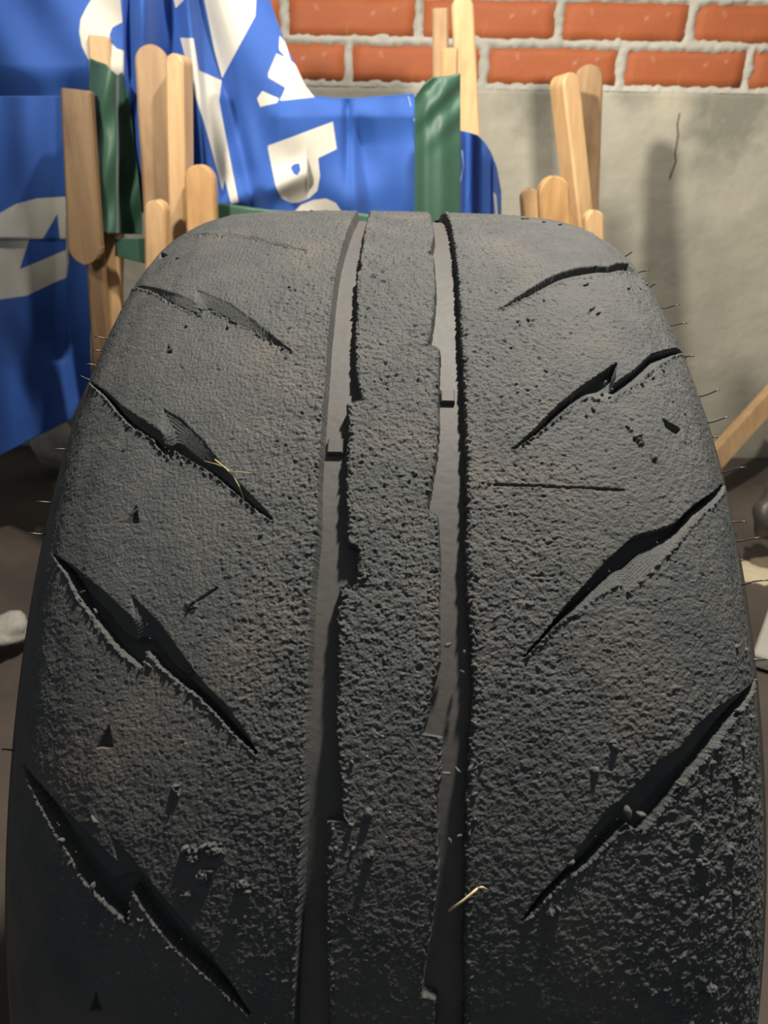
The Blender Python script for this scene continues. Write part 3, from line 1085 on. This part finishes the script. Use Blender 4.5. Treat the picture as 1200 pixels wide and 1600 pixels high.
def green_left(px, py):
    k = (px - 142) / 78
    return 1.225 - .022 * np.sin(np.clip(k, 0, 1) * np.pi) + .012 * np.sin(k * 9 + py * .012)


cloth_mesh('canvas_sleeve', 140, 222, lin([(140, 90), (150, 95), (165, 100), (183, 118), (192, 112), (205, 180), (222, 330)]), lin([(140, 340), (158, 365), (222, 366)]),
           lambda X, Y_: 1.222 - .020 * np.sin(np.clip((X - 142) / 50, 0, 1) * np.pi) + .030 * sstep(180, 186, X) + .004 * np.sin(Y_ * .05 + X * .1), 60, 80, M_GREEN, parent=c1)
cloth_mesh('canvas_sleeve', 648, 719, lin([(648, 152), (662, 132), (676, 120), (700, 119), (719, 114)]), lin([(648, 352), (719, 352)]),
           lambda X, Y_: 1.195 - .014 * np.sin(np.clip((X - 648) / 71, 0, 1) * np.pi) + .003 * np.sin(Y_ * .11 + X * .12) * sstep(260, 140, Y_) - .0012 * np.sin(X * .22), 70, 70, M_GREEN, parent=c1)
cloth_mesh('canvas_seat', 180, 719, lin([(180, 372), (334, 372), (338, 316), (420, 328), (560, 333), (650, 345), (719, 345)]), lin([(180, 400), (300, 430), (600, 450), (719, 400)]),
           lambda X, Y_: 1.225 - .05 * np.sin(np.clip((X - 180) / 539, 0, 1) * np.pi) * 1 + .004 * np.sin(X * .06), 90, 24, M_GREEN, parent=c1)

# --- brown chair at far left, hung low with its rounded foot showing
c5 = empty('folding_chair', (-.6, 1.25, 0), 'dark weathered chair frame at far left between blue cloth and green canvas', 'chair')
_, k1, l1 = slat('armrest', (121, 140), (136, 412), 46, 52, 1.19, .020, M_BROWN, c5, floor_it=False, round_top=False, round_bot=True)
_, k2, l2 = slat('post', (146, 300), (160, 540), 28, 30, 1.235, .024, M_BROWN, c5)
_, k4, l4 = slat('post', (186, 360), (182, 520), 14, 14, 1.33, .02, M_OLD, c5)
rail(c5, k2 * .8 + l2 * .2, l1 * .3 + k1 * .7, M_OLD, .008)
rail(c5, k2 * .35 + l2 * .65, k4 * .35 + l4 * .65, M_OLD, .009)

# --- low front chair: short posts on both sides
c4 = empty('folding_chair', (0.0, 1.1, 0), 'low folded chair in golden wood whose short posts show either side of the tyre', 'chair')
_, m1, n1 = slat('post', (246, 312), (247, 410), 33, 31, 1.12, .030, M_PINE, c4)
_, m2, n2 = slat('post', (313, 257), (317, 360), 47, 44, 1.16, .024, M_BEECH, c4)
_, m3, n3 = slat('post', (863, 275), (866, 345), 47, 46, 1.12, .026, M_BEECH, c4)
_, m4, n4 = slat('post', (926, 328), (927, 360), 29, 28, 1.12, .026, M_PINE, c4)
rail(c4, n1 * .6 + m1 * .4, n4 * .6 + m4 * .4, M_BEECH)
rail(c4, n2 * .8 + m2 * .2, n3 * .8 + m3 * .2, M_BEECH)

# --- right chair
c3 = empty('folding_chair', (.32, 1.45, 0), 'folded wooden chair leaning on the plinth at right, two long rounded posts', 'chair')
_, q1, r1 = slat('post', (880, 116), (906, 345), 34, 26, 1.40, .036, M_PINE, c3, tilt=.5)
_, q2, r2 = slat('post', (919, 101), (915, 335), 44, 27, 1.47, .020, M_OLD, c3)
_, q3, r3 = slat('post', (826, 294), (830, 345), 28, 28, 1.40, .03, M_PINE, c3)
rail(c3, r1 * .5 + q1 * .5, r3 * .52 + q3 * .48, M_DARKWOOD)
rail(c3, r2 * .72 + q2 * .28, r3 * .70 + q3 * .30, M_BEECH)

# ------------------------------------------------------------------ blue printed canvas
O_ = [(150, -12), (135, 12), (126, 30), (124, 50), (128, 72), (138, 92), (155, 108), (193, 120), (193, 79), (182, 76), (173, 66), (171, 55), (176, 43), (191, 35), (188, -12)]
A_PR = [O_, [(268, -20), (288, -20), (288, 0), (275, 13)],
        [(314, -30), (402, -30), (399, 25), (347, 123), (335, 80)],
        [(282, 59), (302, 60), (310, 110), (346, 126), (342, 158), (352, 210), (373, 316), (361, 318), (352, 280), (348, 300), (339, 265), (318, 190), (300, 130)],
        [(432, 84), (452, 93), (470, 108), (478, 135), (492, 152), (437, 158), (446, 137), (417, 120)], [(437, 56), (446, 66), (456, 100), (436, 78)],
        [(402, 154), (410, 142), (436, 154), (433, 161), (407, 167)],
        ([(520, 190), (526, 233), (497, 247), (500, 275), (496, 298), (484, 309), (468, 316), (455, 317), (440, 310), (431, 292), (425, 262), (418, 228)],
         [(454, 262), (459, 257), (468, 255), (470, 266), (465, 274), (459, 272)]),
        [(458, 332), (470, 320), (490, 312), (510, 310), (525, 317), (534, 330), (536, 360), (456, 360)]]


def fold(x, c, w, amp):
    return amp * np.exp(-((x - c) / w) ** 2)


def big_Y(X, Y_):
    y = 1.285 + 0 * X
    y = y - .028 * sstep(205, 190, X) * sstep(170, 100, Y_) - .02 * sstep(150, 60, X)
    y = y + fold(X, 222, 16, -.035) + fold(X, 262, 22, .028) + fold(X, 292 + .12 * Y_, 9, -.02)
    y = y + fold(X, 318 + .25 * Y_, 15, .02)
    y = y + .010 * np.sin(X * .021 + Y_ * .010) + .006 * np.sin(X * .05 - Y_ * .03)
    y = y - .016 * sstep(150, 185, Y_) * sstep(400, 440, X)           # cloth rolls over a rail, then hangs
    y = y + fold(X, 543, 7, .012) * sstep(145, 175, Y_) * sstep(330, 200, Y_) + .020 * sstep(535, 560, X - .12 * (Y_ - 160)) * sstep(150, 230, Y_)
    y = y - .020 * np.exp(-(((X - 560) / 45) ** 2 + ((Y_ - 300) / 40) ** 2)) + .012 * sstep(590, 640, X)
    y = y - .018 * np.exp(-((Y_ - 300 + .35 * (X - 400)) / 22) ** 2) * (X < 480)
    return y


blue = cloth_mesh('printed_canvas', -70, 676,
                  lin([(-70, -120), (412, -120), (420, -5), (432, 30), (440, 52), (452, 82), (465, 108), (475, 130), (489, 149), (520, 153), (560, 153), (612, 149), (646, 146), (656, 180), (667, 245), (676, 325)]),
                  lin([(-70, 158), (0, 161), (50, 157), (95, 150), (130, 157), (143, 166), (185, 240), (215, 330), (300, 352), (676, 352)]),
                  big_Y, 420, 220, M_BLUE, A_PR)
tag(blue, 'large blue canvas printed with white letters, draped over the chair posts in the middle', 'canvas')
# stitched hem lines
stm, nt, b = mat('hem_thread')
b.inputs['Base Color'].default_value = (.30, .40, .66, 1)
hp = [at(x, y, float(big_Y(np.array(float(x)), np.array(float(y)))) - .0022) for x, y in ((638, 150), (648, 190), (659, 250), (668, 330))]
hp = [hp[0] + (hp[1] - hp[0]) * t for t in (0, .5)] + [hp[1], hp[2], hp[3]]
tube('hem_stitching', hp, .0007, .0007, stm, blue, 5)

B_PR = [[(-30, 345), (0, 333), (25, 319), (58, 310), (90, 308), (90, 333), (67, 373), (-30, 373)], [(90, 308), (106, 307), (109, 373), (94, 373), (90, 333)],
        [(-30, 375), (46, 375), (31, 421), (109, 388), (106, 433), (83, 442), (42, 462), (-30, 472)]]


def low_Y(X, Y_):
    y = 1.24 + 0 * X
    y = y + .012 * sstep(105, 85, X) + .012 * np.sin(X * .04 + Y_ * .006) - .022 * np.exp(-((X - 95 + .22 * (600 - Y_)) / 16) ** 2) * sstep(530, 570, Y_)
    y = y + .02 * np.exp(-((X - 20 - .2 * (Y_ - 500)) / 26) ** 2) * sstep(480, 620, Y_) + .006 * sstep(372, 376, Y_)
    return y - .014 * np.exp(-((X - 35) / 22) ** 2) * sstep(330, 200, Y_)


blue2 = cloth_mesh('printed_canvas', -70, 141, lin([(-70, 150), (104, 150), (106, 280), (124, 340), (141, 415)]), lin([(-70, 735), (0, 712), (54, 684), (112, 655), (141, 590)]),
                   low_Y, 130, 260, M_BLUE, B_PR)
tag(blue2, 'dark blue canvas with white curved letters hanging at the left edge below the larger one', 'canvas')
blue3 = cloth_mesh('printed_canvas', 714, 783, lin([(714, 203), (730, 206), (746, 211), (757, 222), (768, 240), (776, 262), (783, 300)]), lin([(714, 352), (783, 352)]),
                   lambda X, Y_: 1.36 + .020 * np.sin((X - 714) * .11) - .02 * sstep(766, 772, X) + .0004 * (X - 714), 60, 70, M_BLUE,
                   [[(771, 300), (775, 306), (778, 345), (774, 345)]])
tag(blue3, 'small blue canvas end hanging over the tall post right of the green sleeve', 'canvas')
tube('hem_stitching', [at(x, y, 1.352) for x, y in ((722, 235), (724, 260), (716, 300), (709, 335))], .0007, .0007, stm, blue3, 5)

# ------------------------------------------------------------------ odds and ends on the ground
def rock(name, px, py, Y, sx, sy, sz, m, label, cat, rot=0):
    me = blob(int(px) + 3, 3)
    me.name = name
    o = link(name, me, m)
    p = at(px, py, Y)
    o.location = (p[0], p[1], p[2])
    o.scale = (sx, sy, sz)
    o.rotation_euler = (0, 0, rot)
    tag(o, label, cat)
    return o


# plank leaning against the plinth on the right
pl = empty('plank', (.9, 1.5, 0), 'pale wooden plank leaning diagonally on the plinth at the right edge', 'plank')
A = at(1128, 705, 1.52); B = at(1232, 590, 1.66)
d = (B - A); d /= np.linalg.norm(d)
A2 = A - d * (A[2] / d[2]) * .995 if d[2] > .05 else A
B2 = B
side = np.array([0, -1, 0.0]); nrm = np.cross(side, d); nrm /= np.linalg.norm(nrm)
side = np.cross(d, nrm)
vs = []
for P_ in (A2, B2):
    for (u, w) in ((-.019, -.012), (.019, -.012), (.019, .012), (-.019, .012)):
        vs.append(P_ + nrm * u + side * w)
link('board', mesh_py('board', vs, [(0, 1, 2, 3), (7, 6, 5, 4), (0, 4, 5, 1), (1, 5, 6, 2), (2, 6, 7, 3), (3, 7, 4, 0)]), M_PINE, pl, smooth=False)

rock('stone', 88, 700, 1.62, .045, .03, .05, M_MORTAR, 'pale stone block on the ground at the left, just under the blue canvas', 'stone')
rock('stone', 4, 985, .95, .035, .03, .022, M_MORTAR, 'whitish rounded stone low at the left edge', 'stone')
rock('stone', 1204, 806, 1.25, .03, .04, .05, M_SIDE, 'black lump on the ground at the right edge, beside the sandy patch', 'stone')
# sandy patch and pale slab on the ground at the right
c_ = at_floor(1215, 890)
X, Y = np.meshgrid(np.linspace(-.16, .20, 60), np.linspace(-.075, .075, 40))
rr_ = np.hypot(X / .17, Y / .07) + .18 * fbm(X * 20, Y * 20, 5, 3)
Z = .012 * sstep(1.0, .3, rr_) + .002 * fbm(X * 80, Y * 80, 6, 3) - .006
o = link('sand', mesh_np('sand', np.stack([X + c_[0], Y + c_[1], Z], -1).reshape(-1, 3), grid_faces(40, 60)), M_SAND)
tag(o, 'sandy tan patch of ground at the right edge', 'sand', None, 'stuff')
c_ = at_floor(1200, 1020)
sl = box_local('slab', .20, .16, .02, .003, M_MORTAR, None)
sl.location = (c_[0] + .085, c_[1] - .02, .004)
sl.rotation_euler = (0, 0, -.55)
tag(sl, 'pale flat slab on the ground low at the right edge', 'slab')

# hairline crack running down the plinth
cp = [at(x, y, WY - .0085) for x, y in ((1062, 176), (1058, 192), (1059, 212), (1055, 236), (1056, 252), (1050, 268), (1047, 277))]
tube('crack', cp, .0011, .0017, M_DARKWOOD, wall, 5)

GROUPS = {'folding_chair': 'folded wooden chairs stacked behind the tyre', 'printed_canvas': 'blue printed canvases hung over the chairs',
          'dry_straw': 'bits of straw on the tread', 'stone': 'stones lying on the ground'}
for o in bpy.data.objects:
    k = o.name.split('.')[0]
    if k in GROUPS and o.parent is None: o['group'] = GROUPS[k]
